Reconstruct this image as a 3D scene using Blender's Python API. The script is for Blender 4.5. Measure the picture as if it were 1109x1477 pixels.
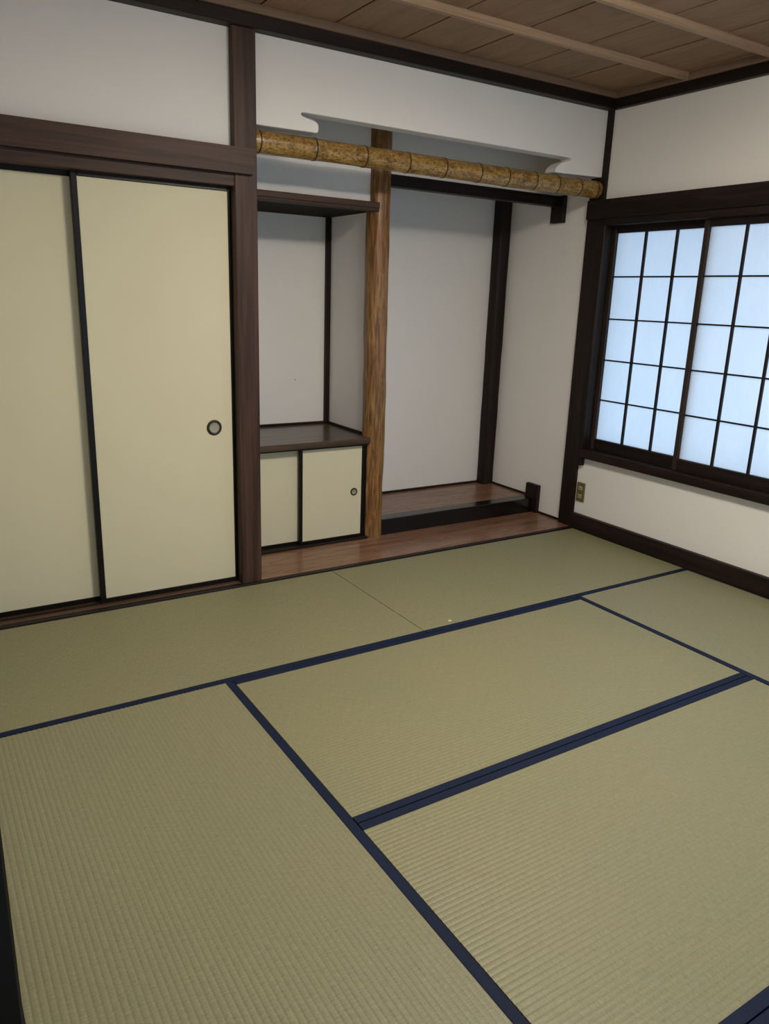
import bpy, bmesh, math, random
from mathutils import Vector, Matrix
random.seed(7)
for o in list(bpy.data.objects): bpy.data.objects.remove(o, do_unlink=True)
S = bpy.context.scene
COL = S.collection

# ------------------------------------------------------------------ camera
F, YAW, PIT, ROL = 1101.6125, 0.5685, 0.2745, 0.0337
CAM = Vector((-3.5516, -3.2768, 1.3782))
fw = Vector((math.sin(YAW) * math.cos(PIT), math.cos(YAW) * math.cos(PIT), -math.sin(PIT)))
rt = Vector((math.cos(YAW), -math.sin(YAW), 0))
up = rt.cross(fw)
r2 = rt * math.cos(ROL) + up * math.sin(ROL)
u2 = up * math.cos(ROL) - rt * math.sin(ROL)
cd = bpy.data.cameras.new('camera')
cam = bpy.data.objects.new('camera', cd)
COL.objects.link(cam)
M = Matrix((r2, u2, -fw)).transposed().to_4x4()
M.translation = CAM
cam.matrix_world = M
cd.sensor_fit = 'HORIZONTAL'
cd.sensor_width = 36
cd.lens = F * 36 / 1109
cd.clip_start = 0.02
S.camera = cam

# ------------------------------------------------------------------ world (overcast daylight), exposure
SKY_COLOUR, SKY_STRENGTH = (0.51, 0.725, 1.0), 1.80
LAMP_COLOUR, LAMP_STRENGTH = (1.0, 0.91, 0.785), 96.0
w = bpy.data.worlds.new('daylight')
S.world = w
w.use_nodes = True
bgn = w.node_tree.nodes['Background']
bgn.inputs[0].default_value = (*SKY_COLOUR, 1)
bgn.inputs[1].default_value = SKY_STRENGTH
vs = S.view_settings
vs.view_transform = 'Standard'
vs.look = 'None'
vs.exposure = 0.0
vs.gamma = 1.0
vs.use_curve_mapping = False

# ------------------------------------------------------------------ materials
MATS = {}

def lin(c):
    return tuple(((v / 255) / 12.92 if v / 255 <= .04045 else ((v / 255 + .055) / 1.055) ** 2.4) for v in c)

class NT:
    def __init__(s, name, rough=.6, spec=.5):
        s.m = bpy.data.materials.new(name)
        s.m.use_nodes = True
        s.t = s.m.node_tree
        s.b = s.t.nodes['Principled BSDF']
        s.b.inputs['Roughness'].default_value = rough
        s.b.inputs['Specular IOR Level'].default_value = spec
        s.out = s.t.nodes['Material Output']
        MATS[name] = s.m
    def n(s, typ, **kw):
        nd = s.t.nodes.new(typ)
        for k, v in kw.items():
            if k[0] == '_': nd.inputs[k[1:].replace('_', ' ')].default_value = v
            else: setattr(nd, k, v)
        return nd
    def l(s, a, b): s.t.links.new(a, b)
    def pos(s, scale, src='world'):
        if src == 'world': o = s.n('ShaderNodeNewGeometry').outputs['Position']
        else: o = s.n('ShaderNodeTexCoord').outputs['Object']
        mp = s.n('ShaderNodeMapping')
        mp.inputs['Scale'].default_value = scale
        s.l(o, mp.inputs['Vector'])
        return mp.outputs[0]
    def noise(s, vec, scale=1, detail=4, rough=.55, dist=0):
        nd = s.n('ShaderNodeTexNoise')
        nd.inputs['Scale'].default_value = scale
        nd.inputs['Detail'].default_value = detail
        nd.inputs['Roughness'].default_value = rough
        nd.inputs['Distortion'].default_value = dist
        s.l(vec, nd.inputs['Vector'])
        return nd.outputs['Fac']
    def ramp(s, fac, stops):
        nd = s.n('ShaderNodeValToRGB')
        e = nd.color_ramp.elements
        while len(e) < len(stops): e.new(.5)
        for el, (p, c) in zip(e, stops):
            el.position = p
            el.color = (*c, 1) if len(c) == 3 else c
        s.l(fac, nd.inputs[0])
        return nd.outputs[0]
    def mix(s, a, b, fac, mode='MIX'):
        nd = s.n('ShaderNodeMix', data_type='RGBA', blend_type=mode)
        for sock, v in ((nd.inputs[0], fac), (nd.inputs[6], a), (nd.inputs[7], b)):
            if isinstance(v, (int, float)): sock.default_value = v
            elif isinstance(v, tuple): sock.default_value = (*v, 1)
            else: s.l(v, sock)
        return nd.outputs[2]
    def math(s, op, a, b=0):
        nd = s.n('ShaderNodeMath', operation=op)
        for sock, v in zip(nd.inputs, (a, b)):
            if isinstance(v, (int, float)): sock.default_value = v
            else: s.l(v, sock)
        return nd.outputs[0]
    def col(s, c):
        if isinstance(c, tuple): s.b.inputs['Base Color'].default_value = (*c, 1)
        else: s.l(c, s.b.inputs['Base Color'])
    def bump(s, h, strength=.2, dist=.001):
        nd = s.n('ShaderNodeBump')
        nd.inputs['Strength'].default_value = strength
        nd.inputs['Distance'].default_value = dist
        s.l(h, nd.inputs['Height'])
        s.l(nd.outputs[0], s.b.inputs['Normal'])

def mat_plaster():
    t = NT('plaster', .9, .2)
    v = t.pos((1, 1, 1))
    n1 = t.noise(v, 1.4, 3)
    n2 = t.noise(v, 260, 2)
    t.col(t.ramp(n1, [(.3, (.790, .772, .740)), (.7, (.815, .797, .765))]))
    t.bump(n2, .12, .0006)

def wood(name, axis, c0, c1, c2, rough=.5, spec=.4, sc=1.0, coat=0, bump=.25, figure=0, croughness=.1, fine=.55):
    """grain runs along axis (0,1,2); c0 dark line, c1 body, c2 light"""
    t = NT(name, rough, spec)
    s = [26 * sc] * 3
    s[axis] = 1.1 * sc
    v = t.pos(tuple(s))
    n1 = t.noise(v, 1, 6, .6, .4)
    f = [110 * sc] * 3
    f[axis] = 2.4 * sc
    n2 = t.noise(t.pos(tuple(f)), 1, 3, .6)
    body = t.ramp(n1, [(.28, c0), (.48, c1), (.75, c2)])
    if figure:
        g = [7 * sc] * 3
        g[axis] = 1.5 * sc
        vv = t.pos(tuple(g))
        wv = t.n('ShaderNodeTexNoise')
        wv.inputs['Scale'].default_value = 1
        wv.inputs['Detail'].default_value = 2
        t.l(vv, wv.inputs['Vector'])
        rings = t.math('FRACT', t.math('MULTIPLY', wv.outputs['Fac'], 13))
        line = t.ramp(rings, [(0, (1, 1, 1)), (.16, (.55, .55, .55)), (.5, (1, 1, 1)), (1, (1, 1, 1))])
        body = t.mix(body, line, figure, 'MULTIPLY')
    fibre = t.ramp(n2, [(.35, (.72, .72, .72)), (.6, (1, 1, 1))])
    t.col(t.mix(body, fibre, fine, 'MULTIPLY'))
    if coat:
        t.b.inputs['Coat Weight'].default_value = coat
        t.b.inputs['Coat Roughness'].default_value = croughness
    t.bump(n2, bump, .0008)

def mat_all():
    mat_plaster()
    dk = [(0.006, .0038, .0030), (.014, .0085, .0066), (.030, .018, .013)]
    for a, nm in enumerate('xyz'):
        wood('dark_wood_' + nm, a, *dk, rough=.5, spec=.22)
    br = [(.018, .0095, .0065), (.052, .027, .0185), (.10, .055, .038)]
    wood('brown_wood_x', 0, *br, rough=.5, spec=.25)
    wood('brown_wood_z', 2, *br, rough=.5, spec=.25)
    wood('sash_wood', 2, (.010, .0065, .005), (.028, .018, .013), (.055, .036, .026), rough=.5, spec=.25)
    wood('counter_wood', 0, (.018, .010, .006), (.055, .031, .019), (.11, .066, .040), rough=.35, coat=.35, croughness=.16, figure=.45)
    wood('sill_wood_x', 0, (.04, .018, .010), (.085, .042, .024), (.12, .062, .036), rough=.45)
    wood('floor_board_wood', 0, (.13, .060, .032), (.235, .118, .066), (.31, .17, .098), rough=.4, coat=.35, croughness=.12, figure=.75)
    wood('ceiling_wood', 1, (.255, .150, .080), (.295, .178, .098), (.335, .208, .118), rough=.65, sc=.45, figure=.30, fine=.25)
    wood('batten_wood', 0, (.30, .19, .115), (.40, .265, .165), (.46, .31, .20), rough=.6)
    wood('rail_brown_x', 0, (.14, .085, .055), (.20, .125, .082), (.25, .16, .105), rough=.6)
    wood('rail_brown_y', 1, (.14, .085, .055), (.20, .125, .082), (.25, .16, .105), rough=.6)
    # log pillar
    t = NT('log_wood', .38, .5)
    v = t.pos((48, 48, 4.2))
    n1 = t.noise(v, 1, 6, .7, 1.1)
    n2 = t.noise(t.pos((90, 90, 7)), 1, 3, .6, .5)
    n3 = t.noise(t.pos((4, 4, 1.5)), 1, 2)
    a = t.ramp(n1, [(.30, (.085, .036, .008)), (.44, (.20, .100, .026)), (.58, (.31, .170, .050)), (.78, (.48, .30, .115))])
    b = t.ramp(n3, [(.35, (1.0, .78, .66)), (.6, (1, 1, 1))])
    a = t.mix(a, b, .8, 'MULTIPLY')
    t.col(t.mix(a, t.ramp(n2, [(.38, (.42, .36, .30)), (.54, (1.05, 1.05, 1.05))]), .85, 'MULTIPLY'))
    t.b.inputs['Coat Weight'].default_value = .15
    t.b.inputs['Coat Roughness'].default_value = .3
    t.bump(n1, .7, .004)
    # bamboo
    t = NT('bamboo', .33, .5)
    n1 = t.noise(t.pos((14, 34, 34)), 1, 5, .65, .3)
    n2 = t.noise(t.pos((70, 120, 120)), 1, 4, .7)
    a = t.ramp(n1, [(.30, (.13, .062, .014)), (.46, (.30, .175, .046)), (.66, (.46, .295, .095))])
    t.col(t.mix(a, t.ramp(n2, [(.38, (.22, .14, .09)), (.53, (1, 1, 1))]), .85, 'MULTIPLY'))
    t.bump(n2, .15, .001)
    t = NT('bamboo_node', .5, .4)
    n2 = t.noise(t.pos((60, 120, 120)), 1, 4, .7)
    t.col(t.ramp(n2, [(.35, (.012, .006, .003)), (.65, (.045, .022, .009))]))
    # tatami: rush threads cross the ribs; u = rib direction
    for nm, ax, sheen_tint in (('tatami_x', 0, (.75, .75, .685)), ('tatami_y', 1, (.75, .76, .74))):  # greyer tint on the lengthwise mats paints in how their rush reflects light
        t = NT(nm, .5, .45)
        s = [40, 40, 1]
        s[ax] = 420
        n1 = t.noise(t.pos(tuple(s)), 1, 3, .7)
        n2 = t.noise(t.pos((2.2, 2.2, 1)), 1, 3)
        n3 = t.noise(t.pos((190, 190, 1)), 1, 2)
        a = t.ramp(n1, [(.25, (.245, .228, .138)), (.5, (.330, .308, .195)), (.8, (.43, .405, .270))])
        b = t.ramp(n2, [(.3, (.94, .97, .93)), (.7, (1.0, .985, .93))])
        a = t.mix(t.mix(a, b, 1.0, 'MULTIPLY'), t.ramp(n3, [(.3, (.82, .82, .80)), (.6, (1, 1, 1))]), .7, 'MULTIPLY')
        t.col(t.mix(a, sheen_tint, 1.0, 'MULTIPLY'))
        t.bump(n1, .3, .0006)
    t = NT('navy_cloth', .7, .2)
    n1 = t.noise(t.pos((420, 420, 420)), 1, 2)
    n2 = t.noise(t.pos((5, 5, 5)), 1, 2)
    a = t.ramp(n1, [(.3, (.0032, .0075, .024)), (.7, (.0085, .0185, .054))])
    t.col(t.mix(a, t.ramp(n2, [(.3, (.75, .75, .75)), (.7, (1, 1, 1))]), 1.0, 'MULTIPLY'))
    t.bump(n1, .3, .0005)
    t = NT('straw_core', .9, .1)
    t.col(t.ramp(t.noise(t.pos((80, 80, 80)), 1, 3), [(.3, (.10, .085, .045)), (.7, (.18, .155, .09))]))
    # fusuma paper
    t = NT('cream_paper', .75, .25)
    n1 = t.noise(t.pos((3, 3, 2)), 1, 3)
    n2 = t.noise(t.pos((300, 300, 60)), 1, 2)
    t.col(t.ramp(n1, [(.3, (.635, .595, .425)), (.7, (.655, .615, .445))]))
    t.bump(n2, .08, .0004)
    t = NT('black_lacquer', .34, .25)
    t.col(t.ramp(t.noise(t.pos((3, 3, 3)), 1, 2), [(.3, (.004, .0035, .003)), (.7, (.007, .006, .005))]))
    t = NT('gloss_black', .16, .45)
    n1 = t.noise(t.pos((3, 60, 60)), 1, 4)
    t.col(t.ramp(n1, [(.3, (.004, .004, .004)), (.7, (.009, .008, .0085))]))
    # shoji paper: thin, lets daylight through
    t = NT('shoji_paper', .9, .1)
    n1 = t.noise(t.pos((1, 140, 9)), 1, 4, .7)
    n2 = t.noise(t.pos((1, 5, 3)), 1, 2)
    c = t.mix(t.ramp(n1, [(.3, (.85, .87, .88)), (.7, (.90, .92, .93))]), t.ramp(n2, [(.3, (.93, .95, .97)), (.7, (1, 1, 1))]), 1.0, 'MULTIPLY')
    tr = t.n('ShaderNodeBsdfTranslucent')
    df = t.n('ShaderNodeBsdfDiffuse')
    ms = t.n('ShaderNodeMixShader')
    ms.inputs[0].default_value = .62
    t.l(c, tr.inputs[0])
    t.l(c, df.inputs[0])
    t.l(df.outputs[0], ms.inputs[1])
    t.l(tr.outputs[0], ms.inputs[2])
    t.l(ms.outputs[0], t.out.inputs[0])
    # small things
    t = NT('aged_brass', .45, .5)
    t.b.inputs['Metallic'].default_value = .2
    t.col(t.ramp(t.noise(t.pos((200, 200, 200)), 1, 3), [(.3, (.012, .009, .005)), (.7, (.035, .026, .015))]))
    t = NT('pull_cup', .5, .4)
    t.b.inputs['Metallic'].default_value = .3
    t.col(t.ramp(t.noise(t.pos((150, 150, 150)), 1, 3), [(.3, (.29, .275, .20)), (.7, (.40, .38, .29))]))
    t = NT('outlet_brown', .45, .4)
    t.col(t.ramp(t.noise(t.pos((40, 40, 40)), 1, 2), [(.3, (.125, .098, .036)), (.7, (.15, .118, .046))]))
    t = NT('outlet_ivory', .4, .4)
    t.col(t.ramp(t.noise(t.pos((40, 40, 40)), 1, 2), [(.3, (.36, .32, .19)), (.7, (.42, .38, .24))]))
    t = NT('dark_slot', .8, .1)
    t.col(t.ramp(t.noise(t.pos((40, 40, 40)), 1, 2), [(.3, (.01, .009, .006)), (.7, (.02, .016, .01))]))
    t = NT('white_scrap', .8, .2)
    t.col(t.ramp(t.noise(t.pos((400, 400, 400)), 1, 2), [(.3, (.75, .72, .62)), (.7, (.85, .82, .74))]))
    t = NT('hall_floor', .4, .4)
    t.col(t.ramp(t.noise(t.pos((20, 1, 1)), 1, 3), [(.3, (.16, .09, .05)), (.7, (.24, .14, .08))]))
    t = NT('lamp_diffuser', .5, .3)
    t.col((.9, .9, .88))
    t.b.inputs['Emission Color'].default_value = (*LAMP_COLOUR, 1)
    t.b.inputs['Emission Strength'].default_value = LAMP_STRENGTH
    t = NT('lamp_rim', .5, .3)
    t.col((.9, .9, .88))
    t.b.inputs['Emission Color'].default_value = (*LAMP_COLOUR, 1)
    t.b.inputs['Emission Strength'].default_value = LAMP_STRENGTH * .22
    t = NT('lamp_white', .5, .3)
    t.col(t.ramp(t.noise(t.pos((10, 10, 10)), 1, 2), [(.3, (.78, .77, .74)), (.7, (.82, .81, .78))]))
    t = NT('eave_wood', .8, .2)
    t.col(t.ramp(t.noise(t.pos((20, 1, 20)), 1, 3), [(.3, (.10, .075, .055)), (.7, (.16, .12, .09))]))
mat_all()

# ------------------------------------------------------------------ mesh helpers
def bx(x0, x1, y0, y1, z0, z1, bev=0.0, bm=None, seg=1):
    own = bmesh.new()
    bmesh.ops.create_cube(own, size=1)
    for v in own.verts:
        v.co = Vector(((x0 + x1) / 2 + v.co.x * (x1 - x0), (y0 + y1) / 2 + v.co.y * (y1 - y0), (z0 + z1) / 2 + v.co.z * (z1 - z0)))
    if bev:
        bmesh.ops.bevel(own, geom=list(own.edges), offset=bev, segments=seg, affect='EDGES', profile=.5)
    if bm is None: return own
    me = bpy.data.meshes.new('tmp')
    own.to_mesh(me)
    own.free()
    bm.from_mesh(me)
    bpy.data.meshes.remove(me)
    return bm

def prism(pts, axis, a, b, bm=None):
    """polygon pts extruded along axis from a to b; pts are the other two coordinates in xyz order"""
    bm = bm or bmesh.new()
    def mk(p, q):
        c = list(p)
        c.insert(axis, q)
        return bm.verts.new(c)
    A = [mk(p, a) for p in pts]
    B = [mk(p, b) for p in pts]
    n = len(pts)
    bm.faces.new(A)
    bm.faces.new(B[::-1])
    for i in range(n): bm.faces.new((A[i], B[i], B[(i + 1) % n], A[(i + 1) % n]))
    bmesh.ops.recalc_face_normals(bm, faces=list(bm.faces))
    return bm

def lathe(prof, centre, axis, seg=32, bm=None):
    """prof: list of (radius, height along axis)"""
    bm = bm or bmesh.new()
    rings = []
    o = [i for i in range(3) if i != axis]
    for r, h in prof:
        if r < 1e-6:
            c = list(centre)
            c[axis] += h
            rings.append([bm.verts.new(c)])
            continue
        ring = []
        for k in range(seg):
            a = 2 * math.pi * k / seg
            c = list(centre)
            c[o[0]] += r * math.cos(a)
            c[o[1]] += r * math.sin(a)
            c[axis] += h
            ring.append(bm.verts.new(c))
        rings.append(ring)
    for A, B in zip(rings, rings[1:]):
        for k in range(seg):
            a0, a1 = A[k % len(A)], A[(k + 1) % len(A)]
            b0, b1 = B[k % len(B)], B[(k + 1) % len(B)]
            f = []
            for q in (a0, a1, b1, b0):
                if q not in f: f.append(q)
            if len(f) > 2: bm.faces.new(f)
    for R_ in (rings[0], rings[-1]):
        if len(R_) > 2: bm.faces.new(R_)
    bmesh.ops.recalc_face_normals(bm, faces=list(bm.faces))
    return bm

def origin_of(p):
    o = Vector((0, 0, 0))
    while p is not None:
        o += p.location
        p = p.parent
    return o

def obj(name, bm, mat, parent=None, base=None, smooth=False, label=None):
    """bm is in world coordinates"""
    me = bpy.data.meshes.new(name)
    org = Vector(base) if base is not None else (origin_of(parent) if parent else Vector((0, 0, 0)))
    if base is None:                       # own origin: centre of the bottom
        xs = [v.co for v in bm.verts]
        org = Vector(((min(c.x for c in xs) + max(c.x for c in xs)) / 2, (min(c.y for c in xs) + max(c.y for c in xs)) / 2, min(c.z for c in xs)))
    for v in bm.verts: v.co -= org
    bm.to_mesh(me)
    bm.free()
    me.materials.append(MATS[mat])
    if smooth:
        for p in me.polygons: p.use_smooth = True
        if smooth is not True: me.set_sharp_from_angle(angle=math.radians(smooth))
    o = bpy.data.objects.new(name, me)
    COL.objects.link(o)
    o.parent = parent
    o.location = org - (origin_of(parent) if parent else Vector((0, 0, 0)))
    if label: o['label'] = label
    return o

def thing(name, loc, label, cat=None, group=None, kind=None):
    o = bpy.data.objects.new(name, None)
    COL.objects.link(o)
    o.location = loc
    o.empty_display_size = .1
    return tag(o, label, cat, group, kind)

def tag(o, label, cat=None, group=None, kind=None):
    o['label'] = label
    if cat: o['category'] = cat
    if group: o['group'] = group
    if kind: o['kind'] = kind
    return o

def struct(name, bm, mat, label, cat=None, smooth=False):
    return tag(obj(name, bm, mat, smooth=smooth), label, cat, kind='structure')

# ------------------------------------------------------------------ key dimensions
ZC = 2.50                                   # ceiling boards
MX = [-3.52, -2.64, -1.7623, -.88, -.029]   # mat lines in x
MY = [.0134, -.8548, -1.7654, -2.6732, -3.55]
PF = .04                                    # pillar front plane
XL = -2.14                                  # niche side of main pillar
YB = .945                                   # alcove back wall
XA = .02                                    # alcove side wall

# ------------------------------------------------------------------ setting: floor, walls
struct('floor', bx(-3.62, .14, -3.62, 1.05, -.14, -.052), 'straw_core', 'bare boards under the tatami mats', 'floor')
# back wall, left stretch: plaster above the closet lintel, and the closed back of the closet
struct('wall_back', bx(-3.62, -2.24, .075, .16, 1.93, 2.5), 'plaster', 'white plaster band above the closet doors', 'wall')
struct('wall_closet', bx(-3.62, -2.24, .24, .30, -.05, 2.5), 'plaster', 'plaster at the back of the closet', 'wall')
struct('wall_niche_side', bx(-2.24, XL, .10, YB + .05, -.05, 2.5), 'plaster', 'plaster side wall of the shelf niche behind the main pillar', 'wall')
struct('wall_niche', bx(-2.24, -1.22, YB, YB + .1, -.05, 2.5), 'plaster', 'white plaster back wall of the shelf niche', 'wall')
struct('wall_alcove', bx(-1.22, .14, YB, YB + .1, -.05, 2.5), 'plaster', 'white plaster back wall of the raised alcove', 'wall')
struct('wall_alcove_side', bx(XA, .14, .10, YB, -.05, 2.5), 'plaster', 'white plaster side wall of the alcove beside the corner pillar', 'wall')
struct('wall_between', bx(-1.305, -1.235, .46, YB, 0.0, 2.5), 'plaster', 'white plaster partition between shelf niche and alcove', 'wall')
struct('wall_over_shelf', bx(XL, -1.285, .44, .50, 1.85, 2.5), 'plaster', 'white plaster above the upper shelf behind the bamboo', 'wall')
struct('wall_over_lintel', bx(-1.27, XA, .45, .50, 1.99, 2.5), 'plaster', 'white plaster above the black lintel behind the bamboo', 'wall')
# hanging wall with the curled cut-out
def hanging():
    P = [(-2.139, 2.44), (-2.139, 2.070)]
    P += [(-1.840, 2.073), (-1.832, 2.077), (-1.829, 2.084), (-1.829, 2.100), (-1.832, 2.110), (-1.840, 2.118), (-1.852, 2.1225), (-1.880, 2.1275), (-1.905, 2.1325),
          (-1.914, 2.1365), (-1.9165, 2.141), (-1.912, 2.146), (-1.900, 2.148)]
    P += [(-.285, 2.148), (-.272, 2.146), (-.268, 2.141), (-.272, 2.1365), (-.300, 2.129), (-.330, 2.119), (-.352, 2.108), (-.370, 2.093), (-.381, 2.078), (-.382, 2.069),
          (-.376, 2.064), (-.365, 2.063)]
    P += [(-.010, 2.074), (-.010, 2.44)]
    bm = prism([(x, z) for x, z in P], 1, .072, .150)
    es = [e for e in bm.edges if abs(e.verts[0].co.y - .072) < 1e-4 and abs(e.verts[1].co.y - .072) < 1e-4 and max(e.verts[0].co.z, e.verts[1].co.z) < 2.2]
    bmesh.ops.bevel(bm, geom=es, offset=.004, segments=2, affect='EDGES', profile=.5)
    big = [f for f in bm.faces if len(f.verts) > 4]
    bmesh.ops.triangulate(bm, faces=big)
    return bm
struct('wall_hanging', hanging(), 'plaster', 'white plaster hanging wall with a long curl-ended slot above the bamboo', 'wall')
# right wall with the window opening
WY0, WY1, WZ0, WZ1 = -.005, -2.622, .50, 1.82
wr = thing('wall_right', (.07, -1.7, 0), 'white plaster window wall above the dark baseboard', 'wall', kind='structure')
obj('plaster_below', bx(0, .14, -3.62, .10, -.05, WZ0 - .02), 'plaster', wr)
obj('plaster_above', bx(0, .14, -3.62, .10, WZ1, 2.5), 'plaster', wr)
obj('plaster_beside', bx(0, .14, -.0, .10, WZ0 - .02, WZ1), 'plaster', wr)
obj('plaster_beside', bx(0, .14, -3.62, WY1 - .02, WZ0 - .02, WZ1), 'plaster', wr)
# walls behind and beside the camera, and the hall outside the open doorway
wf = thing('wall_front', (-1.75, -3.65, 0), 'plaster wall opposite the alcove above full-height paper screens', 'wall', kind='structure')
obj('plaster_over_screens', bx(-3.62, .14, -3.70, -3.60, 1.84, 2.6), 'plaster', wf)
obj('plaster_beside', bx(-.12, .14, -3.70, -3.60, -.1, 1.84), 'plaster', wf)
obj('plaster_beside', bx(-4.75, -3.44, -3.70, -3.60, -.1, 2.6), 'plaster', wf)
obj('sill', bx(-3.44, -.12, -3.70, -3.58, -.1, .004), 'dark_wood_x', wf)
wl = thing('wall_left', (-3.6, -1.5, 0), 'plaster wall with the sliding doorway', 'wall', kind='structure')
obj('plaster_panel', bx(-3.62, -3.57, -1.84, .24, -.05, 2.5), 'plaster', wl)
obj('plaster_over_door', bx(-3.62, -3.57, -3.60, -1.84, 1.85, 2.5), 'plaster', wl)
struct('wall_hall', bx(-4.75, -4.65, -3.70, 1.05, -.1, 2.6), 'plaster', 'plaster wall of the hall outside the doorway', 'wall')
struct('wall_hall_end', bx(-4.65, -3.62, .30, .40, -.1, 2.6), 'plaster', 'plaster end wall of the hall', 'wall')
struct('floor_hall', bx(-4.65, -3.62, -3.60, .30, -.10, -.005), 'hall_floor', 'brown board floor of the hall', 'floor')
struct('ceiling_hall', bx(-4.75, -3.62, -3.70, .40, 2.5, 2.6), 'plaster', 'plain ceiling of the hall', 'ceiling')

# ------------------------------------------------------------------ ceiling: boards, battens, rails
ce = thing('ceiling', (-1.75, -1.75, ZC), 'brown board ceiling crossed by thin battens', 'ceiling', kind='structure')
obj('backing', bx(-3.62, .14, -3.62, 1.05, ZC + .0055, ZC + .10), 'dark_slot', ce)
edge = -.07
xs = [.10, edge]
while xs[-1] > -3.55:
    xs.append(xs[-1] - .3437)
for a, b in zip(xs, xs[1:]):
    dz = random.uniform(-.001, .001)
    bm = prism([(b + .005, ZC + .001 + dz), (a - .005, ZC + .001 + dz), (a - .005, ZC + .006), (b + .005, ZC + .006)], 1, .075, -3.60)
    bmesh.ops.bevel(bm, geom=[e for e in bm.edges if abs(e.verts[0].co.y - e.verts[1].co.y) > 1], offset=.001, segments=1, affect='EDGES')
    obj('board', bm, 'ceiling_wood', ce)
for k in range(8):
    yn = -.462 - .4625 * k
    if yn < -3.55: break
    bm = prism([(yn, ZC + .003), (yn + .003, ZC - .029), (yn + .027, ZC - .029), (yn + .030, ZC + .003)], 0, -3.56, -.002)
    obj('batten', bm, 'batten_wood', ce)
obj('alcove_board', bx(-2.2, .14, .15, 1.0, ZC - .02, ZC + .012), 'ceiling_wood', ce)

def rails(n, x0, x1, y0, y1, ax, inner):
    """dark picture rail with a brown rail stepped in above it"""
    d = 'xyz'[ax]
    r = struct('trim_%d' % n, bx(x0, x1, y0, y1, 2.416, 2.467, .003), 'dark_wood_' + d, {'b': 'near-black ceiling rail along the top of the alcove side wall and closet', 'r': 'near-black ceiling rail above the window wall', 'l': 'near-black ceiling rail above the sliding doorway', 'f': 'near-black ceiling rail opposite the alcove'}[inner], 'trim')
    s = {'b': (x0, x1, y0 - .014, y1), 'r': (x0 - .014, x1, y0, y1), 'l': (x0, x1 + .014, y0, y1), 'f': (x0, x1, y0, y1 + .014)}[inner]
    obj('brown_rail', bx(s[0], s[1], s[2], s[3], 2.467, ZC + .001, .002), 'rail_brown_' + ('x' if ax == 0 else 'y'), r, label='brown upper rail')
rails(1, -3.57, 0.0, .014, .10, 0, 'b')
rails(2, -.032, .02, -3.60, .014, 1, 'r')
rails(3, -3.60, -3.545, -3.60, .014, 1, 'l')
rails(4, -3.545, -.032, -3.60, -3.555, 0, 'f')

# ------------------------------------------------------------------ pillars
def square_pillar(n, x0, x1, y0, y1, z0, z1, mat, label, bev=.005):
    return struct('pillar_' + n, bx(x0, x1, y0, y1, z0, z1, bev, seg=2), mat, label, 'pillar')
square_pillar('main', -2.245, XL, PF, PF + .105, -.05, 2.43, 'brown_wood_z', 'square dark brown pillar between the closet and the shelf niche')
square_pillar('corner', -.020, .085, .038, .152, -.05, 2.43, 'dark_wood_z', 'square near-black pillar in the corner between alcove and window wall')
square_pillar('closet', -3.62, -3.53, PF, PF + .105, -.05, 2.43, 'dark_wood_z', 'square dark pillar at the far end of the closet doors')
square_pillar('window', -.02, .085, -2.77, -2.66, -.05, 2.43, 'dark_wood_z', 'square near-black pillar beyond the end of the window')
square_pillar('doorway', -3.62, -3.53, -1.86, -1.76, -.05, 2.43, 'dark_wood_z', 'square dark pillar beside the sliding doorway')

# rear alcove pillar: a log squared on four sides, its corners left round
bm = bmesh.new()
def wane(cx, cy, hx, hy, r, z, jit):
    ring = []
    for qx, qy, a0 in ((1, 1, 0), (-1, 1, 90), (-1, -1, 180), (1, -1, 270)):
        for k in range(6):
            a = math.radians(a0 + 90 * k / 5)
            ring.append(bm.verts.new((cx + qx * (hx - r) + r * math.cos(a), cy + qy * (hy - r) + r * math.sin(a) + jit, z)))
    return ring
rg = []
for i in range(17):
    z = .098 + (2.10 - .098) * i / 16
    j = .003 * math.sin(i * 1.3) + .002 * math.sin(i * 2.9)
    rg.append(wane(-.026, .905, .050 + j * .6, .047, .028 + j * 2, z, 0))
for A, B in zip(rg, rg[1:]):
    for k in range(len(A)): bm.faces.new((A[k], A[(k + 1) % len(A)], B[(k + 1) % len(A)], B[k]))
bm.faces.new(rg[0][::-1])
bm.faces.new(rg[-1])
struct('pillar_alcove', bm, 'dark_wood_z', 'near-black round-cornered pillar in the rear corner of the alcove', 'pillar', smooth=40)

# log pillar (polished, slightly wavy)
def log():
    bm = bmesh.new()
    rnd = random.Random(3)
    ph = [rnd.uniform(0, 6.28) for _ in range(8)]
    rings = []
    NZ, NA = 140, 48
    for i in range(NZ + 1):
        z = -.02 + 2.5 * i / NZ
        ox = .004 * math.sin(z * 1.7 + ph[0]) + .002 * math.sin(z * 5.3 + ph[1])
        oy = .003 * math.sin(z * 2.1 + ph[2])
        ring = []
        for k in range(NA):
            a = 2 * math.pi * k / NA
            r = .0655 * (1 + .035 * math.sin(2 * a + ph[3] + z * .6) + .022 * math.sin(3 * a + ph[4] - z * 1.1)
                         + .018 * math.sin(5 * a + z * 7 + ph[5]) + .016 * math.sin(4 * a - z * 17 + ph[6]) + .010 * math.sin(7 * a + z * 31 + ph[7]))
            ring.append(bm.verts.new((-1.271 + ox + r * math.cos(a), .452 + oy + r * math.sin(a), z)))
        rings.append(ring)
    for A, B in zip(rings, rings[1:]):
        for k in range(NA): bm.faces.new((A[k], A[(k + 1) % NA], B[(k + 1) % NA], B[k]))
    bm.faces.new(rings[0][::-1])
    bm.faces.new(rings[-1])
    return bm
struct('pillar_log', log(), 'log_wood', 'polished orange-brown log pillar between shelf niche and alcove', 'pillar', smooth=True)

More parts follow.
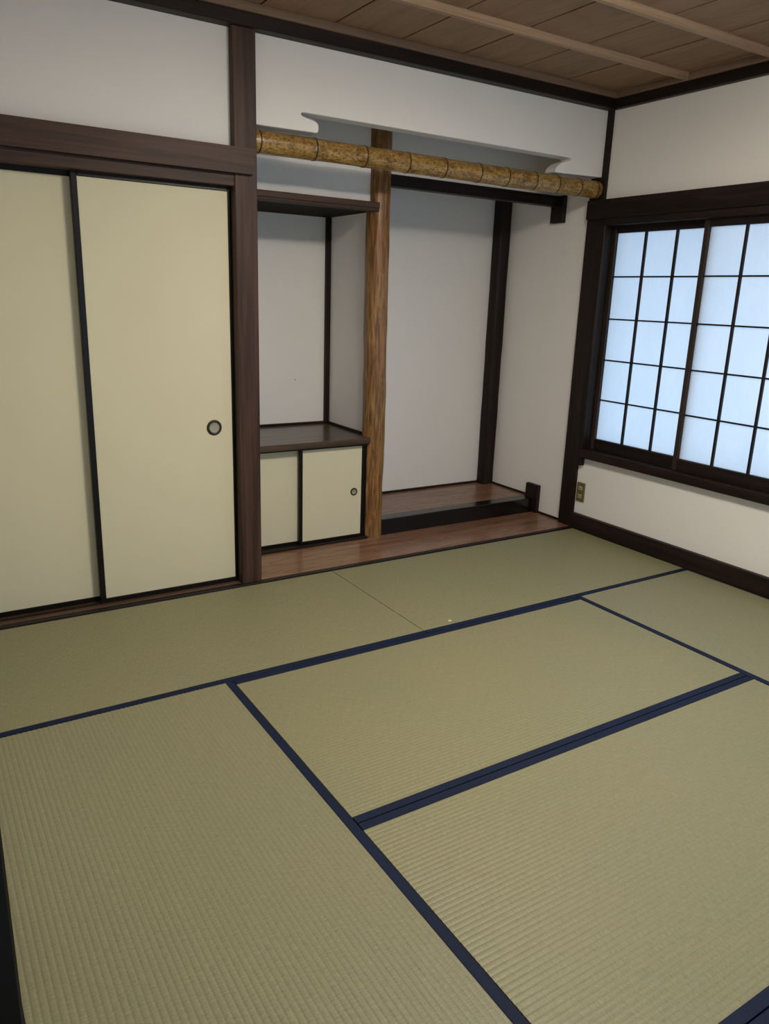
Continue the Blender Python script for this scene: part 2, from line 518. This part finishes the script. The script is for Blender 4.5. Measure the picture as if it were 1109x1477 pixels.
# ------------------------------------------------------------------ lintels, beams, sills, baseboards
tr = thing('trim_5', (-2.9, .05, 1.81), 'dark wooden lintel with a proud upper board above the closet doors', 'trim', kind='structure')
obj('upper_board', prism([(-3.58, 1.861), (-2.166, 1.861), (-2.151, 1.963), (-3.58, 1.963)], 1, .016, .074), 'brown_wood_x', tr)
obj('track_board', bx(-3.58, -2.243, .046, .175, 1.812, 1.863, .002), 'brown_wood_x', tr)
tr = thing('trim_6', (-.02, -1.3, 1.81), 'near-black wooden header over the paper window', 'trim', kind='structure')
obj('upper_board', bx(-.046, .004, -3.58, .139, 1.848, 1.951, .003), 'dark_wood_y', tr)
obj('track_board', bx(-.032, .13, WY1 - .03, .036, 1.811, 1.850, .002), 'dark_wood_y', tr)
struct('trim_7', bx(-.042, .14, WY1 - .05, .004, .461, .512, .003), 'dark_wood_y', 'dark wooden sill below the paper window', 'trim')
struct('trim_8', bx(-.032, .13, WY0, .038, .408, 1.849, .003), 'dark_wood_z', 'dark window jamb beside the corner pillar with a short horn below the sill', 'trim')
struct('trim_9', bx(-.032, .13, WY1 - .04, WY1, .408, 1.849, .003), 'dark_wood_z', 'dark window jamb at the far end of the window', 'trim')
struct('baseboard_right', bx(-.029, .003, -3.60, .036, -.05, .098, .003), 'dark_wood_y', 'dark brown baseboard under the window', 'baseboard')
struct('trim_10', bx(-1.235, -.004, .412, .475, 1.944, 2.004, .003), 'dark_wood_x', 'black lintel beam spanning the alcove behind the bamboo', 'trim')
# threshold strip along the edge of the mats
struct('trim_11', bx(-3.53, -.029, .0165, .050, -.05, .004, .0015), 'dark_wood_x', 'thin dark strip between the mats and the alcove floor', 'trim')
sl = thing('trim_12', (-2.9, .11, 0), 'brown grooved sill under the closet doors', 'trim', kind='structure')
obj('sill', bx(-3.55, -2.243, .0505, .19, -.05, .006, .001), 'sill_wood_x', sl)
for gy in (.083, .123): obj('runner', bx(-3.55, -2.247, gy, gy + .018, .004, .0095), 'dark_wood_x', sl)

# alcove floor, raised step
struct('floor_alcove', bx(XL, XA, .0505, .46, -.05, .003, .001), 'floor_board_wood', 'glossy reddish-brown board in front of the niche and alcove', 'floor')
struct('floor_step', bx(-1.235, XA, .50, YB, -.02, .100), 'floor_board_wood', 'glossy reddish-brown floor of the raised alcove', 'floor')
struct('trim_13', bx(-1.225, -.004, .412, .502, .002, .1005, .004, seg=2), 'gloss_black', 'glossy black lacquered front edge of the raised alcove', 'trim')
struct('trim_14', bx(-1.235, -.07, YB - .012, YB, .099, .114), 'dark_wood_x', 'thin dark strip along the foot of the alcove back wall', 'trim')
struct('trim_15', bx(XA - .010, XA, .487, .90, .099, .112), 'dark_wood_y', 'thin dark strip along the foot of the raised alcove side wall', 'trim')
struct('trim_16', bx(XA - .010, XA, .15, .372, .002, .015), 'dark_wood_y', 'thin dark strip along the foot of the side wall beside the corner pillar', 'trim')
struct('trim_17', bx(-.010, XA, .372, .488, .002, .193, .003), 'dark_wood_z', 'short dark upright block ending the black alcove edge', 'trim')
struct('trim_18', bx(-.010, XA, .366, .474, 1.850, 2.006, .003), 'dark_wood_z', 'short dark hanging block ending the black lintel', 'trim')

# ------------------------------------------------------------------ niche: shelf, counter, cabinet
def plank(name, x0, x1, y0, y1, z0, z1, mat, label, cat):
    return tag(obj(name, bx(x0, x1, y0, y1, z0, z1, .0025, seg=2), mat, smooth=30), label, cat)
us = thing('upper_shelf', (-1.72, .66, 1.81), 'dark wooden shelf board closing the top of the niche', 'shelf')
obj('board', bx(XL, -1.306, .382, YB, 1.824, 1.854, .002), 'brown_wood_x', us)
obj('front_lip', bx(XL, -1.306, .386, .43, 1.808, 1.825, .002), 'brown_wood_x', us)
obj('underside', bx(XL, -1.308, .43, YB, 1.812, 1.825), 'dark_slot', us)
cb = thing('counter_shelf', (-1.72, .66, .57), 'dark glossy wooden counter on top of the small cabinet', 'shelf')
obj('board', bx(XL, -1.322, .384, YB, .572, .606, .003, seg=2), 'counter_wood', cb)
obj('back_strip', bx(XL, -1.306, YB - .012, YB, .605, .620), 'dark_wood_x', cb)
obj('side_strip', bx(-1.317, -1.304, .47, YB, .605, .620), 'dark_wood_y', cb)
struct('trim_19', bx(-1.333, -1.304, YB - .028, YB, .606, 1.815, .003), 'dark_wood_z', 'slim near-black post in the rear corner of the shelf niche', 'trim')
tag(obj('wall_nail', lathe([(0, -.004), (.0022, -.004), (.0022, .006), (0, .006)], (-1.528, YB - .003, .880), 1, 8), 'dark_slot'), 'tiny dark nail in the niche back wall', 'nail')

def round_pull(parent, c, R_, y):
    """recessed finger pull: dark ring and pale dished cup, facing -y"""
    ring = obj('pull', lathe([(R_ * .64, .003), (R_ * .66, -.003), (R_ * .76, -.0065), (R_ * .90, -.0060), (R_, -.002), (R_, .004)], (c[0], y, c[1]), 1, 40), 'aged_brass', parent, smooth=50, label='round dark finger pull')
    obj('cup', lathe([(0, -.0010), (R_ * .40, -.0012), (R_ * .60, -.0022), (R_ * .69, -.0030), (R_ * .69, .003), (0, .003)], (c[0], y, c[1]), 1, 40), 'pull_cup', ring, smooth=50)

def fusuma(parent, x0, x1, y0, z0, z1, st, rb, rtp, thick=.022, pull=None, PR=.03):
    obj('panel', bx(x0 + st * .5, x1 - st * .5, y0 + .004, y0 + thick - .003, z0 + rb * .5, z1 - rtp * .5), 'cream_paper', parent, label='plain cream paper panel')
    for a in (x0, x1 - st): obj('stile', bx(a, a + st, y0, y0 + thick, z0, z1, .0025), 'black_lacquer', parent)
    obj('bottom_rail', bx(x0 + st, x1 - st, y0, y0 + thick, z0, z0 + rb, .002), 'black_lacquer', parent)
    obj('top_rail', bx(x0 + st, x1 - st, y0, y0 + thick, z1 - rtp, z1, .002), 'black_lacquer', parent)
    if pull: round_pull(parent, pull, PR, y0 + .004)

cab = thing('low_cabinet', (-1.72, .5, 0), 'small low cabinet with two cream sliding doors under the counter', 'cabinet')
obj('sill', bx(XL, -1.318, .394, .50, .003, .016, .001), 'dark_wood_x', cab)
obj('top_track', bx(XL, -1.318, .412, .50, .560, .572), 'black_lacquer', cab)
obj('back_panel', bx(XL, -1.31, .80, .82, .01, .572), 'dark_wood_x', cab)
obj('end_post', bx(-1.334, -1.318, .418, .50, .014, .562), 'black_lacquer', cab)
d = bpy.data.objects.new('sliding_door', None); COL.objects.link(d); d.parent = cab; d.location = Vector((-1.54, .43, .016)) - cab.location
fusuma(d, -1.750, -1.334, .420, .016, .561, .020, .017, .005, .018, (-1.402, .290), .0225)
d = bpy.data.objects.new('sliding_door', None); COL.objects.link(d); d.parent = cab; d.location = Vector((-1.93, .46, .016)) - cab.location
fusuma(d, XL, -1.722, .446, .016, .561, .016, .017, .005, .018)

# ------------------------------------------------------------------ closet sliding doors
d1 = thing('door_1', (-2.57, .096, .008), 'cream sliding closet door with a round finger pull beside the main pillar', 'door', kind='structure')
fusuma(d1, -2.898, -2.236, .085, .009, 1.816, .024, .020, .024, .026, (-2.347, .773), .036)
d2 = thing('door_2', (-3.2, .136, .008), 'cream sliding closet door set behind the one with the finger pull', 'door', kind='structure')
fusuma(d2, -3.545, -2.860, .125, .009, 1.816, .024, .020, .024, .026, (-3.45, .773), .036)
# doorway door beside the camera, slid open
d3 = thing('door_3', (-3.544, -2.3, 0), 'black-edged sliding door of the entrance doorway, slid open', 'door', kind='structure')
obj('panel', bx(-3.558, -3.532, -2.735, -1.87, .02, 1.83), 'cream_paper', d3)
for a in (-2.752, -1.885): obj('stile', bx(-3.562, -3.528, a, a + .026, .004, 1.84, .002), 'black_lacquer', d3)
obj('bottom_rail', bx(-3.562, -3.528, -2.726, -1.885, .004, .03), 'black_lacquer', d3)
obj('top_rail', bx(-3.562, -3.528, -2.726, -1.885, 1.82, 1.84), 'black_lacquer', d3)
struct('trim_20', bx(-3.62, -3.522, -3.60, -1.80, -.05, .003, .001), 'dark_wood_y', 'dark grooved sill of the entrance doorway', 'trim')
struct('trim_21', bx(-3.58, -3.522, -1.80, .012, -.05, .06, .002), 'dark_wood_y', 'dark board at the foot of the wall with the doorway', 'trim')

# ------------------------------------------------------------------ bamboo pole
NODES = [-2.112, -1.842, -1.580, -1.340, -1.120, -.898, -.712, -.516, -.350, -.183, -.048]
bp = thing('bamboo_pole', (-1.08, .100, 1.96), 'thick mottled golden bamboo pole spanning from pillar to pillar', 'bamboo pole')
BR = .0465
def bam():
    prof = [(0, -2.142), (BR * .985, -2.142)]
    pr = -2.142
    for n in NODES + [-.018]:
        L = n - pr
        if L > .06:
            for f in (.12, .3, .5, .7, .88):
                prof.append((BR * (1 - .012 * math.sin(f * math.pi)) + .0010 * math.sin(n * 9), pr + L * f))
        if n != -.018:
            prof += [(BR * 1.004, n - .014), (BR * 1.025, n - .006), (BR * 1.035, n - .003), (BR * .985, n), (BR * 1.02, n + .004), (BR * 1.0, n + .013)]
        pr = n
    prof += [(BR * .985, -.018), (0, -.018)]
    return lathe(prof, (0, .100, 2.009), 0, 40)
obj('culm', bam(), 'bamboo', bp, smooth=40)
for n in NODES:
    obj('node', lathe([(BR * .95, n - .0042), (BR * 1.046, n - .0036), (BR * 1.052, n - .0008), (BR * 1.046, n + .0030), (BR * .95, n + .0036)], (0, .100, 2.009), 0, 40), 'bamboo_node', bp, smooth=50)

# ------------------------------------------------------------------ paper window: four sliding lattice screens
PANE = {}
def screen(n, y_hi, y_lo, xf, label):
    """y_hi is the edge nearer the corner; frame front face at x = xf, paper .02 behind"""
    t = thing('window_%d' % n, (xf + .015, (y_hi + y_lo) / 2, .512), label, 'window', kind='structure')
    sw, z0, z1 = .026, .511, 1.813
    zb, zt = .578, 1.772
    for a, b in ((y_hi - sw, y_hi), (y_lo, y_lo + sw)):
        obj('stile', bx(xf, xf + .030, a, b, z0, z1, .002), 'sash_wood', t)
    obj('bottom_rail', bx(xf, xf + .030, y_lo + sw, y_hi - sw, z0, zb, .002), 'dark_wood_y', t)
    obj('top_rail', bx(xf, xf + .030, y_lo + sw, y_hi - sw, zt, z1, .002), 'dark_wood_y', t)
    ya, yb = y_hi - sw, y_lo + sw
    W_ = (ya - yb) / 3
    H_ = (zt - zb) / 5
    for k in (1, 2):
        yc = ya - W_ * k
        obj('upright_muntin', bx(xf + .007, xf + .021, yc - .006, yc + .006, zb - .002, zt + .002), 'dark_wood_z', t)
    for k in range(1, 5):
        zc = zb + H_ * k
        obj('cross_muntin', bx(xf + .011, xf + .021, yb - .002, ya + .002, zc - .0042, zc + .0042), 'dark_wood_y', t)
    for i in range(3):
        for j in range(5):
            yc, zc = ya - W_ * (i + .5), zb + H_ * (j + .5)
            key = (round(W_, 4), round(H_, 4))
            if key not in PANE:
                bm = bx(-.0006, .0006, -W_ / 2, W_ / 2, -H_ / 2, H_ / 2)
                me = bpy.data.meshes.new('pane')
                # single thin sheet
                bmesh.ops.delete(bm, geom=[f for f in bm.faces if f.normal.x > -.5], context='FACES_ONLY')
                bm.to_mesh(me); bm.free()
                me.materials.append(MATS['shoji_paper'])
                PANE[key] = me
            o = bpy.data.objects.new('pane', PANE[key])
            COL.objects.link(o)
            o.parent = t
            o.location = Vector((xf + .0215, yc, zc)) - t.location
screen(1, WY0, -.674, .036, 'white paper lattice screen next to the corner pillar, behind its neighbour')
screen(2, -.637, -1.312, .002, 'white paper lattice screen overlapping the one next to the corner pillar')
screen(3, -1.313, -1.988, .002, 'white paper lattice screen third from the corner pillar')
screen(4, -1.951, WY1, .036, 'white paper lattice screen at the far end of the window')
# four unseen paper screens behind the camera, added to bring fill daylight
for k in range(4):
    xa = -3.44 + .83 * k
    t = thing('door_%d' % (4 + k), (xa + .415, -3.62, .004), ['full-height paper screen opposite the alcove beside the entrance doorway', 'full-height paper screen opposite the alcove, second from the entrance doorway',
              'full-height paper screen opposite the alcove, third from the entrance doorway', 'full-height paper screen opposite the alcove beside the window wall'][k], 'door', kind='structure')
    ya = -3.63 if k in (1, 2) else -3.665
    for x_ in (xa, xa + .80): obj('stile', bx(x_, x_ + .03, ya, ya + .03, .004, 1.84, .002), 'brown_wood_z', t)
    obj('bottom_rail', bx(xa + .03, xa + .80, ya, ya + .03, .004, .09), 'dark_wood_x', t)
    obj('top_rail', bx(xa + .03, xa + .80, ya, ya + .03, 1.80, 1.84), 'dark_wood_x', t)
    for i in range(1, 4): obj('upright_muntin', bx(xa + .03 + .1925 * i - .006, xa + .03 + .1925 * i + .006, ya + .008, ya + .02, .09, 1.80), 'dark_wood_z', t)
    for i in range(1, 6): obj('cross_muntin', bx(xa + .03, xa + .80, ya + .009, ya + .02, .09 + .285 * i - .005, .09 + .285 * i + .005), 'dark_wood_x', t)
    bm = bmesh.new()
    bm.faces.new([bm.verts.new(c) for c in ((xa + .02, ya + .007, .08), (xa + .81, ya + .007, .08), (xa + .81, ya + .007, 1.81), (xa + .02, ya + .007, 1.81))])
    obj('paper', bm, 'shoji_paper', t)
struct('roof_eave', bx(.14, .95, -3.9, 1.2, 2.08, 2.18), 'eave_wood', 'wooden roof eave outside the window', 'roof')  # unseen eave, added so the upper panes get less daylight

# ------------------------------------------------------------------ tatami mats
HB = .0285
def tatami(x0, x1, y0, y1, along, label, hb=(HB, HB)):
    """along: 0 = long side in x. hb: border widths on the two long sides (low, high)"""
    t = thing('tatami_mat', ((x0 + x1) / 2, (y0 + y1) / 2, -.052), label, 'tatami mat', 'tatami mats on the floor')
    g = .0016
    x0, x1, y0, y1 = x0 + g, x1 - g, y0 + g, y1 - g
    if along == 0: a0, a1, c0, c1 = x0, x1, y0, y1
    else: a0, a1, c0, c1 = y0, y1, x0, x1
    c0i, c1i = c0 + hb[0] - .002, c1 - hb[1] + .002
    n = max(1, round((c1i - c0i) / .0152))
    SUB = 8
    prof = []
    for i in range(n * SUB + 1):
        f = (i % SUB) / SUB
        h = -.0014 * (1 - abs(math.sin(math.pi * f)) ** .5)
        prof.append((c0i + (c1i - c0i) * i / (n * SUB), h))
    bm = bmesh.new()
    def vert(a, c, z): return bm.verts.new((a, c, z) if along == 0 else (c, a, z))
    top = [[vert(a, c, z) for c, z in prof] for a in (a0, a1)]
    bot = [[vert(a, c, -.046) for c in (c0i, c1i)] for a in (a0, a1)]
    for i in range(len(prof) - 1): bm.faces.new((top[0][i], top[1][i], top[1][i + 1], top[0][i + 1]))
    bm.faces.new((bot[0][0], bot[0][1], bot[1][1], bot[1][0]))
    for e in (0, 1): bm.faces.new([bot[e][0]] + top[e] + [bot[e][1]])
    bm.faces.new((bot[0][0], bot[1][0], top[1][0], top[0][0]))
    bm.faces.new((bot[0][1], bot[1][1], top[1][-1], top[0][-1]))
    bmesh.ops.recalc_face_normals(bm, faces=list(bm.faces))
    obj('rush_cover', bm, 'tatami_x' if along == 0 else 'tatami_y', t, smooth=50)
    for lo, hi, wd in ((c0, c0 + hb[0], hb[0]), (c1 - hb[1], c1, hb[1])):
        if wd <= 0: continue
        if along == 0: b = bx(a0, a1, lo, hi, -.046, .0014, .0009)
        else: b = bx(lo, hi, a0, a1, -.046, .0014, .0009)
        obj('cloth_border', b, 'navy_cloth', t, label='navy cloth border')
    if along == 0: b = bx(a0 + .002, a1 - .002, c0 + .002, c1 - .002, -.052, -.0455)
    else: b = bx(c0 + .002, c1 - .002, a0 + .002, a1 - .002, -.052, -.0455)
    obj('straw_base', b, 'straw_core', t)
    return t
tatami(MX[0], MX[2], MY[1], MY[0], 0, 'tatami mat running along the foot of the closet doors', (HB, .0035))
tatami(MX[2], MX[4], MY[1], MY[0], 0, 'tatami mat lying before the alcove, one end at the corner pillar', (HB, .0035))
tatami(MX[0], MX[1], MY[3], MY[1], 1, 'tatami mat lying along the wall with the entrance doorway')
tatami(MX[1], MX[3], MY[2], MY[1], 0, 'mid-room tatami mat whose navy border meets the mats before closet and alcove')
tatami(MX[1], MX[3], MY[3], MY[2], 0, 'mid-room tatami mat one row further from the alcove, between the two lengthwise mats')
tatami(MX[3], MX[4], MY[3], MY[1], 1, 'tatami mat lying along the baseboard under the window', (HB, .006))
tatami(MX[0], MX[2], MY[4], MY[3], 0, 'tatami mat across the room from the closet, beside the entrance doorway')
tatami(MX[2], MX[4], MY[4], MY[3], 0, 'tatami mat across the room from the alcove, one end under the window wall')

# ------------------------------------------------------------------ small things
ol = thing('power_outlet', (-.004, -.004, .176), 'brown double power outlet low on the wall beside the corner pillar', 'outlet')
obj('plate', bx(-.008, .001, -.036, .028, .177, .298, .003, seg=2), 'outlet_brown', ol)
for zc in (.262, .211):
    s = obj('socket', bx(-.0105, -.006, -.019, .012, zc - .012, zc + .012, .002), 'outlet_ivory', ol, label='ivory socket')
    for yc in (-.0105, .0035): obj('slot', bx(-.0112, -.0095, yc - .0015, yc + .0015, zc - .006, zc + .006), 'dark_slot', s)

bm = bmesh.new()
rr = []
for k in range(12):
    a = 2 * math.pi * k / 12
    rr.append([bm.verts.new((-1.600 + (.0065 + q) * math.cos(a), -.792 + (.006 + q) * math.sin(a), z)) for q, z in ((-.0025, .0002), (-.001, .002 + .001 * math.sin(3 * a)), (.001, .0018), (.002, .0002))])
for k in range(12):
    A, B = rr[k], rr[(k + 1) % 12]
    for i in range(4): bm.faces.new((A[i], A[(i + 1) % 4], B[(i + 1) % 4], B[i]))
bmesh.ops.recalc_face_normals(bm, faces=list(bm.faces))
tag(obj('paper_scrap', bm, 'white_scrap', smooth=True), 'tiny white curl of paper lying beside the navy border', 'scrap')

# ceiling lamp over the middle of the room (above the frame)
LP = (-1.76, -1.80)
lp = thing('ceiling_lamp', (LP[0], LP[1], 2.33), 'round white ceiling lamp in the middle of the ceiling', 'lamp')
obj('base_plate', lathe([(0, 2.50), (.20, 2.50), (.20, 2.455), (0, 2.455)], (LP[0], LP[1], 0), 2, 40), 'lamp_white', lp, smooth=40)
obj('diffuser', lathe([(.0, 2.335), (.12, 2.336), (.20, 2.341), (.235, 2.350), (.235, 2.36), (0, 2.36)], (LP[0], LP[1], 0), 2, 48), 'lamp_diffuser', lp, smooth=40, label='glowing white diffuser')
obj('side_shade', lathe([(.236, 2.352), (.255, 2.365), (.262, 2.44), (.25, 2.456), (.20, 2.456), (.23, 2.37)], (LP[0], LP[1], 0), 2, 48), 'lamp_rim', lp, smooth=40, label='dimmer glowing side of the shade')
